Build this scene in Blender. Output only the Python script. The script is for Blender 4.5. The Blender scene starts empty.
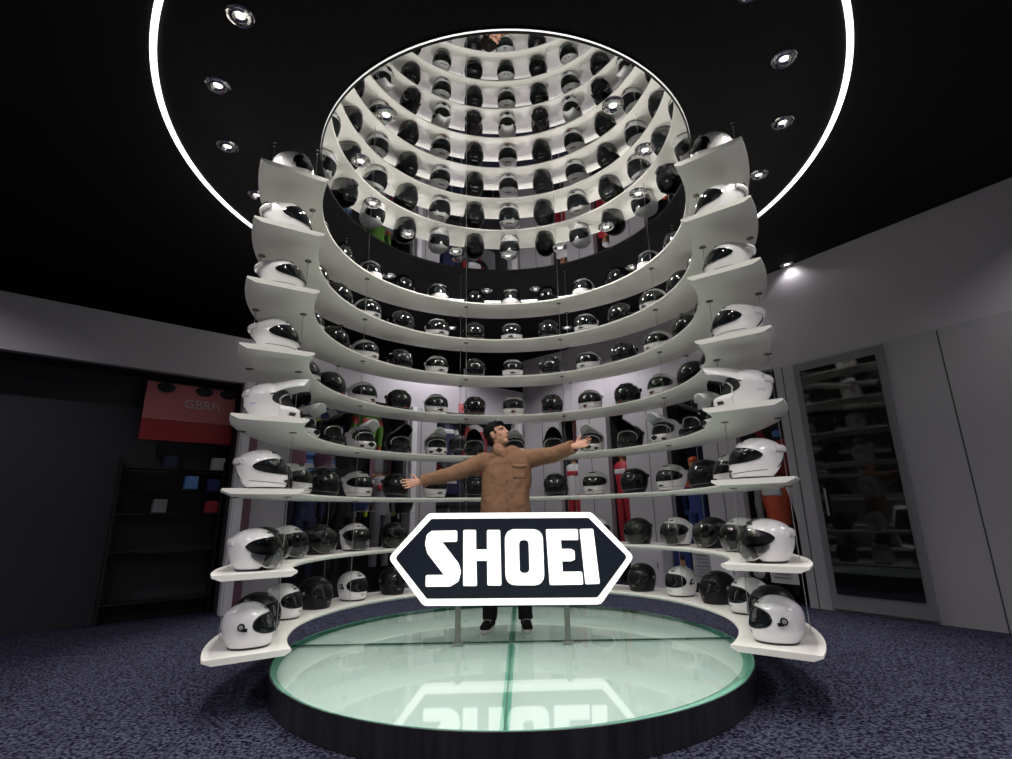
import bpy, bmesh, math, random
from math import sin, cos, pi, radians as R
from mathutils import Vector, Matrix
random.seed(7)
SC = bpy.context.scene
COL = SC.collection

# ------------------------------------------------------------------ camera
TH, YAW, ROLL = .2562, -.0031, -.0189
fw = Vector((sin(YAW)*cos(TH), cos(YAW)*cos(TH), sin(TH)))
r0 = Vector((cos(YAW), -sin(YAW), 0)); u0 = r0.cross(fw)
rr = r0*cos(ROLL)+u0*sin(ROLL); uu = -r0*sin(ROLL)+u0*cos(ROLL)
cam = bpy.data.objects.new('camera', bpy.data.cameras.new('camera')); COL.objects.link(cam)
cam.matrix_world = Matrix(((rr.x, uu.x, -fw.x, 0), (rr.y, uu.y, -fw.y, -4.2), (rr.z, uu.z, -fw.z, .928), (0, 0, 0, 1)))
cam.data.sensor_width = 36; cam.data.lens = 514.67/1012*36; cam.data.clip_end = 60; cam.data.clip_start = .05
SC.camera = cam

# ------------------------------------------------------------------ world, exposure, lamps
W = bpy.data.worlds.new('world'); SC.world = W; W.use_nodes = True
W.node_tree.nodes['Background'].inputs[0].default_value = (.9, .95, 1, 1)
W.node_tree.nodes['Background'].inputs[1].default_value = .25
SC.view_settings.view_transform = 'Standard'; SC.view_settings.look = 'None'
SC.view_settings.gamma = 1; SC.view_settings.use_curve_mapping = False
SC.view_settings.exposure = 0.18
SC.cycles.use_denoising = True
SC.cycles.max_bounces = 8; SC.cycles.diffuse_bounces = 5; SC.cycles.glossy_bounces = 5
SC.cycles.sample_clamp_indirect = 4
ZC = 3.915            # ceiling
ZM = 3.875            # mirror plane
Z0 = -.155            # carpet
A0 = 2.0              # the rotunda is turned 2 degrees to the right of the view
def P(az, r, z): a = R(az); return Vector((r*sin(a), r*cos(a), z))
SPOT_W, MSPOT_W, FAR_W = 60, 25, 92
def spot(loc, w, cone=115, rad=.045, col=(1, .97, .9), aim=None):
    l = bpy.data.lights.new('downlight_lamp', 'SPOT'); l.energy = w; l.spot_size = R(cone); l.spot_blend = .5
    l.shadow_soft_size = rad; l.color = col
    o = bpy.data.objects.new('downlight_lamp', l); o.location = loc; COL.objects.link(o)
    if aim is not None: o.rotation_euler = (Vector(aim)-Vector(loc)).to_track_quat('-Z', 'Y').to_euler()
    return o
RING = [P(-6.4+k*360/22, 2.35, ZC) for k in range(22)]
MRING = [P(1.5+k*27.7, 1.29, ZM) for k in range(-5, 6)]
FAR_AND_FILL = [(3.55, 1.74), (-4.9, -1.2), (4.9, -1.4), (-2.6, -3.6), (0, -4.6), (2.6, -3.6), (-5.4, -4.6), (5.4, -4.6), (-2.6, -6.2), (2.6, -6.2), (-.9, 3.75), (1.0, 3.85), (-2.6, 2.6), (2.75, 2.5)]  # first is a real downlight; those around and behind the camera are added fill

# ------------------------------------------------------------------ materials
MAT = {}
def mat(name, col, rough=.5, metal=0, emit=0, ecol=None, coat=0, trans=0, ior=1.45, alpha=1, spec=.5):
    m = bpy.data.materials.new(name); m.use_nodes = True; b = m.node_tree.nodes['Principled BSDF']
    b.inputs['Base Color'].default_value = (*col, 1); b.inputs['Roughness'].default_value = rough
    b.inputs['Metallic'].default_value = metal; b.inputs['Coat Weight'].default_value = coat; b.inputs['Coat Roughness'].default_value = .03
    b.inputs['Transmission Weight'].default_value = trans; b.inputs['IOR'].default_value = ior; b.inputs['Alpha'].default_value = alpha
    b.inputs['Specular IOR Level'].default_value = spec
    if emit:
        b.inputs['Emission Color'].default_value = (*(ecol or col), 1); b.inputs['Emission Strength'].default_value = emit
    MAT[name] = m; return m
def noise(m, c1, c2, scale, lo=.35, hi=.65, bump=0, detail=4, bscale=None):
    nt = m.node_tree; b = nt.nodes['Principled BSDF']
    tc = nt.nodes.new('ShaderNodeTexCoord'); n = nt.nodes.new('ShaderNodeTexNoise'); n.inputs['Scale'].default_value = scale; n.inputs['Detail'].default_value = detail
    nt.links.new(tc.outputs['Object'], n.inputs['Vector'])
    r = nt.nodes.new('ShaderNodeValToRGB'); r.color_ramp.elements[0].position = lo; r.color_ramp.elements[1].position = hi
    r.color_ramp.elements[0].color = (*c1, 1); r.color_ramp.elements[1].color = (*c2, 1)
    nt.links.new(n.outputs['Fac'], r.inputs[0]); nt.links.new(r.outputs[0], b.inputs['Base Color'])
    if bump:
        bp = nt.nodes.new('ShaderNodeBump'); bp.inputs['Strength'].default_value = bump; bp.inputs['Distance'].default_value = .01
        nt.links.new(n.outputs['Fac'], bp.inputs['Height']); nt.links.new(bp.outputs[0], b.inputs['Normal'])
    return m
noise(mat('carpet', (.02, .02, .04), .95, spec=.1), (.003, .003, .009), (.068, .070, .115), 60, .40, .64, .9, 2)
noise(mat('ceiling_black', (.006, .006, .007), .9, spec=.15), (.006, .006, .0065), (.015, .015, .017), 60)
mat('wall_grey', (.48, .465, .495), .6); mat('panel_grey', (.40, .395, .405), .5); mat('post_white', (.75, .75, .77), .4)
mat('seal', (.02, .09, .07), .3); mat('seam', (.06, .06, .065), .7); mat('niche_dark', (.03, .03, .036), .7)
mat('shelf_white', (.80, .785, .75), .35); mat('shelf_edge', (.74, .80, .76), .25, coat=.4)
mat('steel', (.5, .5, .5), .3, 1); mat('steel_dark', (.26, .27, .24), .35, 1); mat('washer', (.16, .15, .13), .4, .8); mat('chrome', (.8, .8, .8), .08, 1)
mat('mirror', (.93, .93, .93), .0, 1)
mat('mirror_edge', (.01, .01, .01), .3)
mat('rim_light', (1, 1, 1), .5, emit=1.0, ecol=(1, .98, .95)); mat('ring_light', (1, 1, 1), .5, emit=1.8, ecol=(.97, 1, 1))
mat('lens', (1, 1, 1), .5, emit=1.2, ecol=(1, .98, .92)); mat('lens_bright', (1, 1, 1), .5, emit=8, ecol=(1, .97, .9))
mat('helmet_white', (.76, .75, .765), .16, spec=.7); mat('helmet_black', (.006, .006, .007), .08, spec=.42); mat('helmet_matt', (.009, .009, .011), .34, spec=.25)
mat('visor', (.007, .008, .009), .04, spec=.7); mat('liner', (.012, .012, .013), .8); mat('rubber', (.01, .01, .01), .5); mat('vent', (.01, .01, .012), .35)
mat('silver', (.6, .6, .6), .3, .7); mat('red', (.28, .02, .02), .4); mat('blue_mark', (.05, .07, .5), .4); mat('decal_grey', (.22, .22, .22), .4); mat('decal_black', (.02, .02, .02), .4); mat('decal_white', (.6, .6, .6), .4)
m = mat('shield', (.1, .1, .1), .03)
nt = m.node_tree; b = nt.nodes['Principled BSDF']; out = nt.nodes['Material Output']
g = nt.nodes.new('ShaderNodeBsdfGlossy'); g.inputs['Roughness'].default_value = .03; g.inputs['Color'].default_value = (.9, .9, .9, 1)
t = nt.nodes.new('ShaderNodeBsdfTransparent'); t.inputs['Color'].default_value = (.62, .64, .64, 1)
mx = nt.nodes.new('ShaderNodeMixShader'); lw = nt.nodes.new('ShaderNodeFresnel'); lw.inputs['IOR'].default_value = 1.6
nt.links.new(lw.outputs[0], mx.inputs[0]); nt.links.new(t.outputs[0], mx.inputs[1]); nt.links.new(g.outputs[0], mx.inputs[2]); nt.links.new(mx.outputs[0], out.inputs[0])
mat('frosted_glass', (.49, .555, .537), .45, emit=.06, ecol=(.70, .84, .78)); mat('green_glass', (.17, .42, .33), .12)
def thin_glass(name, tint, ior):
    m = mat(name, (.1, .1, .1), .03)
    nt = m.node_tree; out = nt.nodes['Material Output']
    g = nt.nodes.new('ShaderNodeBsdfGlossy'); g.inputs['Roughness'].default_value = .045; g.inputs['Color'].default_value = (.95, .95, .95, 1)
    t = nt.nodes.new('ShaderNodeBsdfTransparent'); t.inputs['Color'].default_value = (*tint, 1)
    mx = nt.nodes.new('ShaderNodeMixShader'); lw = nt.nodes.new('ShaderNodeFresnel'); lw.inputs['IOR'].default_value = ior
    nt.links.new(lw.outputs[0], mx.inputs[0]); nt.links.new(t.outputs[0], mx.inputs[1]); nt.links.new(g.outputs[0], mx.inputs[2]); nt.links.new(mx.outputs[0], out.inputs[0])
thin_glass('clear_plate', (.93, .98, .96), 1.5)
noise(mat('dark_wood', (.02, .02, .022), .38, coat=.2), (.010, .010, .012), (.028, .027, .030), 6, .3, .7)
MAT['dark_wood'].node_tree.nodes['Noise Texture'].inputs['Scale'].default_value = 22
_nt = MAT['dark_wood'].node_tree; _mp = _nt.nodes.new('ShaderNodeMapping'); _mp.inputs['Scale'].default_value = (1, 1, .06)
_nt.links.new(_nt.nodes['Texture Coordinate'].outputs['Object'], _mp.inputs[0]); _nt.links.new(_mp.outputs[0], _nt.nodes['Noise Texture'].inputs['Vector'])
mat('sign_white', (.9, .9, .88), .5, emit=.74, ecol=(1, 1, .94)); mat('sign_navy', (.010, .014, .026), .35)
mat('skin', (.52, .27, .19), .5); mat('hair', (.006, .005, .005), .8, spec=.12); mat('shirt', (.205, .112, .070), .9, spec=.15); mat('button', (.10, .04, .02), .4)
mat('eye_white', (.7, .68, .66), .3); mat('eye_dark', (.02, .01, .01), .2); mat('lips', (.38, .13, .11), .5)
mat('trousers', (.008, .008, .010), .8, spec=.2); mat('shoe', (.006, .006, .007), .75, spec=.15); mat('sole', (.5, .5, .48), .5); mat('tee', (.01, .01, .012), .8)
for n, c in dict(c_red=(.32, .02, .03), c_blue=(.02, .035, .15), c_navy=(.015, .02, .06), c_black=(.012, .012, .014), c_white=(.5, .5, .5), c_orange=(.50, .075, .025), c_green=(.09, .22, .035),
                 c_yellow=(.55, .62, .03), c_grey=(.20, .20, .21), c_sky=(.10, .25, .55), c_pink=(.55, .16, .17), c_tan=(.42, .22, .12), c_purple=(.16, .08, .11)).items():
    mat(n, c, .5)

# ------------------------------------------------------------------ mesh helpers
def link(name, verts, faces, m, parent=None, smooth=True, mats=None, mi=None):
    me = bpy.data.meshes.new(name); me.from_pydata([tuple(v) for v in verts], [], faces)
    for x in (mats or [m]): me.materials.append(MAT[x])
    if mi: me.polygons.foreach_set('material_index', mi)
    if smooth: me.polygons.foreach_set('use_smooth', [True]*len(me.polygons))
    me.update()
    o = bpy.data.objects.new(name, me); COL.objects.link(o); o.parent = parent
    return o
class MB:
    def __init__(s): s.v = []; s.f = []; s.mi = []
    def add(s, v, f, mi=0):
        n = len(s.v); s.v += [Vector(x) for x in v]; s.f += [tuple(i+n for i in q) for q in f]; s.mi += [mi]*len(f); return s
    def box(s, c, d, rot=0, mi=0, M=None):
        v = []
        for x in (-.5, .5):
            for y in (-.5, .5):
                for z in (-.5, .5):
                    p = Vector((x*d[0], y*d[1], z*d[2]))
                    p = (M @ p) if M else Matrix.Rotation(rot, 3, 'Z') @ p
                    v.append(p+Vector(c))
        return s.add(v, [(0, 1, 3, 2), (4, 6, 7, 5), (0, 4, 5, 1), (2, 3, 7, 6), (0, 2, 6, 4), (1, 5, 7, 3)], mi)
    def tube(s, pts, rad, n=12, up=Vector((0, 0, 1)), mi=0, cap=True):
        """pts: centres; rad: r or (rx, ry) at each"""
        pts = [Vector(p) for p in pts]; rings = []
        for i, p in enumerate(pts):
            t = (pts[min(i+1, len(pts)-1)]-pts[max(i-1, 0)]).normalized()
            a = t.cross(up)
            if a.length < 1e-3: a = t.cross(Vector((0, 1, 0)))
            a.normalize(); bb = t.cross(a).normalized()
            r = rad[i] if isinstance(rad, (list,)) else rad
            rx, ry = r if isinstance(r, tuple) else (r, r)
            rings.append([p+a*rx*cos(2*pi*k/n)+bb*ry*sin(2*pi*k/n) for k in range(n)])
        v = [q for g in rings for q in g]; f = []
        for i in range(len(rings)-1):
            for k in range(n): f.append((i*n+k, i*n+(k+1) % n, (i+1)*n+(k+1) % n, (i+1)*n+k))
        if cap: f += [tuple(range(n))[::-1], tuple((len(rings)-1)*n+k for k in range(n))]
        return s.add(v, f, mi)
    def ell(s, c, r, M=None, nu=16, nv=10, mi=0):
        v = []; f = []
        for j in range(nv+1):
            t = pi*j/nv
            for k in range(nu):
                p = Vector((r[0]*sin(t)*cos(2*pi*k/nu), r[1]*sin(t)*sin(2*pi*k/nu), r[2]*cos(t)))
                v.append((M @ p if M else p)+Vector(c))
        for j in range(nv):
            for k in range(nu): f.append((j*nu+k, (j+1)*nu+k, (j+1)*nu+(k+1) % nu, j*nu+(k+1) % nu))
        return s.add(v, f, mi)
    def lathe(s, prof, c=(0, 0, 0), n=48, mi=0, a0=0, a1=360):
        full = a1-a0 >= 360; m = n if full else n+1; v = []; f = []; k2 = len(prof)
        for k in range(m):
            a = R(a0+(a1-a0)*k/n)
            for r, z in prof: v.append((c[0]+r*sin(a), c[1]+r*cos(a), c[2]+z))
        for k in range(n):
            for j in range(k2-1):
                q = (k*k2+j, ((k+1) % m)*k2+j, ((k+1) % m)*k2+j+1, k*k2+j+1); f.append(q)
        if not full: f += [tuple(range(k2)), tuple((m-1)*k2+j for j in range(k2))[::-1]]
        return s.add(v, f, mi)
    def obj(s, name, m, parent=None, smooth=True, mats=None, bevel=0):
        o = link(name, s.v, s.f, m, parent, smooth, mats, s.mi if mats else None)
        if smooth and len(s.f): 
            bm = bmesh.new(); bm.from_mesh(o.data); bmesh.ops.recalc_face_normals(bm, faces=bm.faces)
            for e in bm.edges:
                if len(e.link_faces) == 2 and e.calc_face_angle(0) > R(38): e.smooth = False
            bm.to_mesh(o.data); bm.free()
        else:
            bm = bmesh.new(); bm.from_mesh(o.data); bmesh.ops.recalc_face_normals(bm, faces=bm.faces); bm.to_mesh(o.data); bm.free()
        if bevel:
            md = o.modifiers.new('bevel', 'BEVEL'); md.width = bevel; md.segments = 2; md.limit_method = 'ANGLE'
        return o
def empty(name, loc=(0, 0, 0), rz=0):
    o = bpy.data.objects.new(name, None); o.location = loc; o.rotation_euler = (0, 0, rz); o.empty_display_size = .05; COL.objects.link(o); return o
def tag(o, label, cat, group=None):
    o['label'] = label; o['category'] = cat
    if group: o['group'] = group
    return o
def struct(o): o['kind'] = 'structure'; return o
def copy_tree(o, parent=None):
    c = o.copy(); COL.objects.link(c); c.parent = parent
    for ch in list(o.children): copy_tree(ch, c)
    return c
def drop_tree(o):
    for ch in list(o.children): drop_tree(ch)
    bpy.data.objects.remove(o)
def prism(outline, y0, y1, xz=True):
    """outline of (x, z) points extruded along y"""
    n = len(outline); v = [(x, y0, z) for x, z in outline]+[(x, y1, z) for x, z in outline]
    f = [tuple(range(n)), tuple(range(2*n-1, n-1, -1))]+[(i, i+n, (i+1) % n+n, (i+1) % n) for i in range(n)]
    return v, f
def rounded(pts, r, seg=6):
    out = []; n = len(pts)
    for i in range(n):
        p = Vector(pts[i]); a = Vector(pts[i-1])-p; c = Vector(pts[(i+1) % n])-p
        ri = r[i] if isinstance(r, (list, tuple)) else r
        la, lc = a.length, c.length; a.normalize(); c.normalize()
        ang = a.angle(c)
        if ri <= 0 or ang > pi-.03: out.append(tuple(p)); continue
        d = min(ri/math.tan(ang/2), la*.49, lc*.49)
        s, e = p+a*d, p+c*d
        for k in range(seg+1):
            t = k/seg; q = s*(1-t)**2+p*2*t*(1-t)+e*t*t; out.append(tuple(q))
    return out

# ------------------------------------------------------------------ room shell
def slab(name, pts, z0, z1, m):
    n = len(pts); v = [(x, y, z0) for x, y in pts]+[(x, y, z1) for x, y in pts]
    f = [tuple(range(n)), tuple(range(2*n-1, n-1, -1))]+[(i, i+n, (i+1) % n+n, (i+1) % n) for i in range(n)]
    b = MB().add(v, f); return struct(b.obj(name, m, smooth=False))
K = Vector((.3, 5.79)); LE = Vector((-3.6, 2.2)); R1 = Vector((1.67, 4.6)); R2 = Vector((3.43, 2.03))
dL = (LE-K).normalized(); d1 = (R1-K).normalized(); d2 = (R2-R1).normalized()
slab('floor', [(-9, -8), (9, -8), (9, 9), (-9, 9)], Z0-.1, Z0, 'carpet')
slab('ceiling', [(-9, -8), (9, -8), (9, 9), (-9, 9)], ZC, ZC+.12, 'ceiling_black')
NT = 2.66
def wall(name, org, d, spans, ztop, m='panel_grey', seams=(), depth=.5, side=1, hdr='wall_grey', s_end=None):
    """spans: (s0, s1, kind) kind 'p' panel or 'n' niche; wall faces the rotunda"""
    nrm = Vector((-d.y, d.x))*side      # pointing away from the room
    b = MB(); niches = []
    def bx(s0, s1, z0, z1, t0, t1, mi):
        c = org+d*((s0+s1)/2)+nrm*((t0+t1)/2)
        b.box((c.x, c.y, (z0+z1)/2), (s1-s0, t1-t0, z1-z0), math.atan2(d.y, d.x), mi)
    a, e = spans[0][0], spans[-1][1]
    bx(a, e, NT, ztop, 0, .12, 1)
    for s0, s1, k in spans:
        if k == 'p': bx(s0, s1, Z0, NT, 0, .1, 0)
    for s in seams: bx(s-.006, s+.006, Z0, NT-.02, -.0015, .02, 2)
    o = struct(b.obj(name, m, smooth=False, mats=[m, hdr, 'seam']))
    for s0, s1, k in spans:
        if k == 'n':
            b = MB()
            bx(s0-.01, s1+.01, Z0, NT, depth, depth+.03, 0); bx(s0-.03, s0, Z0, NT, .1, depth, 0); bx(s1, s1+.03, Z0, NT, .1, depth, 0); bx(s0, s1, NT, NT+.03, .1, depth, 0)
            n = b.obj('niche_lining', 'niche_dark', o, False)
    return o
def onwall(org, d, s, z, off, side=1):
    nrm = Vector((-d.y, d.x))*side; c = org+d*s+nrm*off; return Vector((c.x, c.y, z))
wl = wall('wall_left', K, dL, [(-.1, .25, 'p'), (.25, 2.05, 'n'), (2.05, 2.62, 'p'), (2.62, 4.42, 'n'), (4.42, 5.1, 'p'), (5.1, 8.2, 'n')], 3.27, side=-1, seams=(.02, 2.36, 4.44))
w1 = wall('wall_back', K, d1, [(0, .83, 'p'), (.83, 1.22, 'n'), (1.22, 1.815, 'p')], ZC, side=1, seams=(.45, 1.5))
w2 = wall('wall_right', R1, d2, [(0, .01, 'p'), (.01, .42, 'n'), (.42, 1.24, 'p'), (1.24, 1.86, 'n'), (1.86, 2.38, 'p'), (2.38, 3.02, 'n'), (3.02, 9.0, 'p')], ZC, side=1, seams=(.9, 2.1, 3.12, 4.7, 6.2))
# wall posts and the far rear walls (behind the camera)
for s in (.16, 2.52):
    b = MB(); c = onwall(K, dL, s, (NT+Z0)/2, -.03, -1); b.box(c, (.09, .06, NT-Z0), math.atan2(dL.y, dL.x)); o = b.obj('trim_1' if s < 1 else 'trim_2', 'post_white', smooth=False); struct(o)
b = MB(); c = onwall(K, dL, 5.06, (NT+Z0)/2, -.05, -1); b.box(c, (.12, .10, NT-Z0), math.atan2(dL.y, dL.x)); struct(b.obj('trim_3', 'post_white', smooth=False))
b = MB(); c = onwall(K, dL, 4.93, (NT+Z0)/2, -.012, -1); b.box(c, (.1, .024, NT-Z0), math.atan2(dL.y, dL.x)); struct(b.obj('trim_4', 'c_purple', smooth=False))
slab('wall_rear', [(-9, -8), (9, -8), (9, -7.9), (-9, -7.9)], Z0, ZC, 'wall_grey')
slab('wall_rear_left', [(-9, -8), (-8.9, -8), (-8.9, 9), (-9, 9)], Z0, ZC, 'wall_grey')
slab('wall_rear_right', [(8.9, -8), (9, -8), (9, 9), (8.9, 9)], Z0, ZC, 'wall_grey')
slab('wall_far', [(-9, 8.9), (9, 8.9), (9, 9), (-9, 9)], Z0, ZC, 'ceiling_black')
# dark glazed door in the right wall
door = MB(); c = onwall(R1, d2, 3.75, 1.25, -.02); ang2 = math.atan2(d2.y, d2.x)
door.box(c, (.95, .04, 2.75), ang2); door = struct(door.obj('door_1', 'c_grey', smooth=False))
b = MB(); c = onwall(R1, d2, 3.75, 1.28, -.042); b.box(c, (.8, .012, 2.5), ang2); b.obj('door_glass', 'visor', door, False)
b = MB(); c = onwall(R1, d2, 3.42, 1.0, -.08); b.tube([c+Vector((0, 0, -.15)), c+Vector((0, 0, .15))], .012); b.obj('door_handle', 'steel', door)

# ------------------------------------------------------------------ mirror, ring light, downlights
mir = empty('ceiling_mirror', (.02, .03, ZM)); tag(mir, 'large round mirror on the black ceiling above the helmet shelves', 'mirror')
b = MB(); n = 128; b.add([P(k*360/n, 1.632, 0) for k in range(n)]+[P(k*360/n, 1.632, .012) for k in range(n)], [tuple(range(n)), tuple(range(2*n-1, n-1, -1))]+[(k, (k+1) % n, (k+1) % n+n, k+n) for k in range(n)])
b.obj('mirror_panel', 'mirror', mir, False)
MB().lathe([(1.632, -.004), (1.645, -.004), (1.645, .006), (1.632, .006), (1.632, -.004)], n=128).obj('mirror_edge', 'mirror_edge', mir)
MB().lathe([(1.6445, .0065), (1.6458, .0065), (1.6458, .020), (1.6445, .020), (1.6445, .0065)], n=128).obj('light_rim', 'rim_light', mir)
MB().lathe([(1.3, .0395), (1.3, .012), (1.62, .012), (1.64, .0205), (1.646, .0205), (1.646, .0395)], n=128).obj('backing', 'mirror_edge', mir)
rl = MB().lathe([(2.71, ZC-.012), (2.75, ZC-.012), (2.75, ZC-.001), (2.71, ZC-.001), (2.71, ZC-.012)], n=160).obj('ring_light', 'ring_light')
tag(rl, 'thin white ring light set in the black ceiling around the shelves', 'ceiling light')
def make_downlight(lens):
    t = empty('downlight')
    MB().lathe([(.078, -.001), (.082, -.008), (.076, -.014), (.068, -.012), (.068, -.001)], n=32).obj('trim_ring', 'chrome', t)
    b = MB(); b.lathe([(.068, -.004), (.060, -.016), (.044, -.019), (.034, -.0035), (.030, -.002)], n=32); b.obj('reflector', 'chrome', t)
    MB().lathe([(.0, -.0025), (.020, -.0025), (.0295, -.002), (.030, -.001)], n=24).obj('lens', lens, t)
    return t
dp, db = make_downlight('lens'), make_downlight('lens_bright')
def az_of(p): return math.degrees(math.atan2(p[0], p[1]))
def side_phrase(a):
    a = (a+180) % 360-180
    if abs(a) < 4: return 'straight behind the middle'
    return ('%d degrees to the %s of the far middle' % (abs(round(a)), 'right' if a > 0 else 'left'))
ORD = ['first', 'second', 'third', 'fourth', 'fifth', 'sixth', 'seventh', 'eighth', 'ninth', 'tenth', 'eleventh', 'twelfth', 'thirteenth']
def side_ord(azs, what):
    out = []
    L = sorted([a for a in azs if a < 0], reverse=True); Rr = sorted([a for a in azs if a >= 0])
    for a in azs:
        if a >= 0: out.append('%s, %s on the right counted from the far middle' % (what, ORD[Rr.index(a)]))
        else: out.append('%s, %s on the left counted from the far middle' % (what, ORD[L.index(a)]))
    return out
for pts, proto, w, what, grp in ((RING, dp, SPOT_W, 'downlight in black ceiling outside the mirror', 'downlights around the mirror'), (MRING, dp, MSPOT_W, 'downlight inside the mirror rim', 'downlights in the mirror')):
    labs = side_ord([az_of(p) for p in pts], what)
    for p, lab in zip(pts, labs):
        c = copy_tree(proto); c.location = p; tag(c, lab, 'ceiling light', grp)
        inward = Vector((p.x*.55, p.y*.55, 0)) if grp.startswith('downlights a') else Vector((p.x*1.35, p.y*1.35, 0))
        spot((p.x, p.y, p.z-.03), w, 84 if grp.startswith('downlights a') else 115, aim=inward)
fl = sorted(range(len(FAR_AND_FILL)), key=lambda i: (FAR_AND_FILL[i][1], FAR_AND_FILL[i][0]))
for i, (x, y) in enumerate(FAR_AND_FILL):
    c = copy_tree(db); c.location = (x, y, ZC)
    tag(c, 'bright downlight on black ceiling, set mostly added as fill, %s from the entrance side' % (ORD[fl.index(i)] if fl.index(i) < 13 else 'farthest'), 'ceiling light', 'shop downlights')
    spot((x, y, ZC-.03), FAR_W*(.04 if i == 0 else .12 if i in (12, 13) else 1), 140, col=(1, .94, .98))
drop_tree(dp); drop_tree(db)

# ------------------------------------------------------------------ shelves
ZS = [3.3865, 2.9304, 2.4815, 2.0215, 1.5631, 1.1092, .6191, .1809]
RI, RO = 1.565, 2.030; HA = 125.0
NM = ['top', 'second', 'third', 'fourth', 'fifth', 'sixth', 'seventh', 'lowest']
prof = [(RI, -.002), (RI+.002, 0), (RO-.002, 0), (RO, -.002), (RO, -.012), (RO-.05, -.034), (RI+.035, -.034), (RI, -.014), (RI, -.002)]
for i, z in enumerate(ZS):
    o = MB().lathe(prof[:-1]+[prof[0]], n=120, a0=A0-HA, a1=A0+HA).obj('display_shelf', 'shelf_white'); o.location = (0, 0, z)
    lab = 'curved white C-shaped helmet shelf, %s of the eight hanging tiers' % NM[i] if i else 'curved white C-shaped helmet shelf, topmost tier just below the black ceiling'
    tag(o, lab, 'shelf', 'curved display shelves')
    if i >= 4:
        o.data.materials.clear(); o.data.materials.append(MAT['shelf_white']); 
# cables: each pair of rods carries all eight shelves
def make_cable():
    t = empty('suspension_cable')
    MB().tube([(0, 0, ZC), (0, 0, ZS[7]-.05)], .0026, 8).obj('rod', 'steel', t)
    MB().lathe([(0, -.028), (.010, -.028), (.012, -.004), (.016, 0), (0, 0)], (0, 0, ZC), 16).obj('ceiling_cap', 'chrome', t)
    for z in ZS: MB().lathe([(0, -.042), (.004, -.042), (.026, -.039), (.026, -.034), (0, -.034)], (0, 0, z), 20).obj('washer', 'washer', t)
    return t
cp = make_cable(); CA = [-110, -64.5, -19, 20.5, 64.5, 109.5]; cn = ['left front', 'left middle', 'left back', 'right back', 'right middle', 'right front']
for a, nme in zip(CA, cn):
    for r, io in ((1.640, 'inner'), (1.975, 'outer')):
        c = copy_tree(cp); c.location = P(A0+a, r, 0)
        tag(c, 'thin steel suspension rod at the %s edge of the shelves, %s of the ring' % (io, nme), 'cable', 'rods holding the shelves')
drop_tree(cp)

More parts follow.
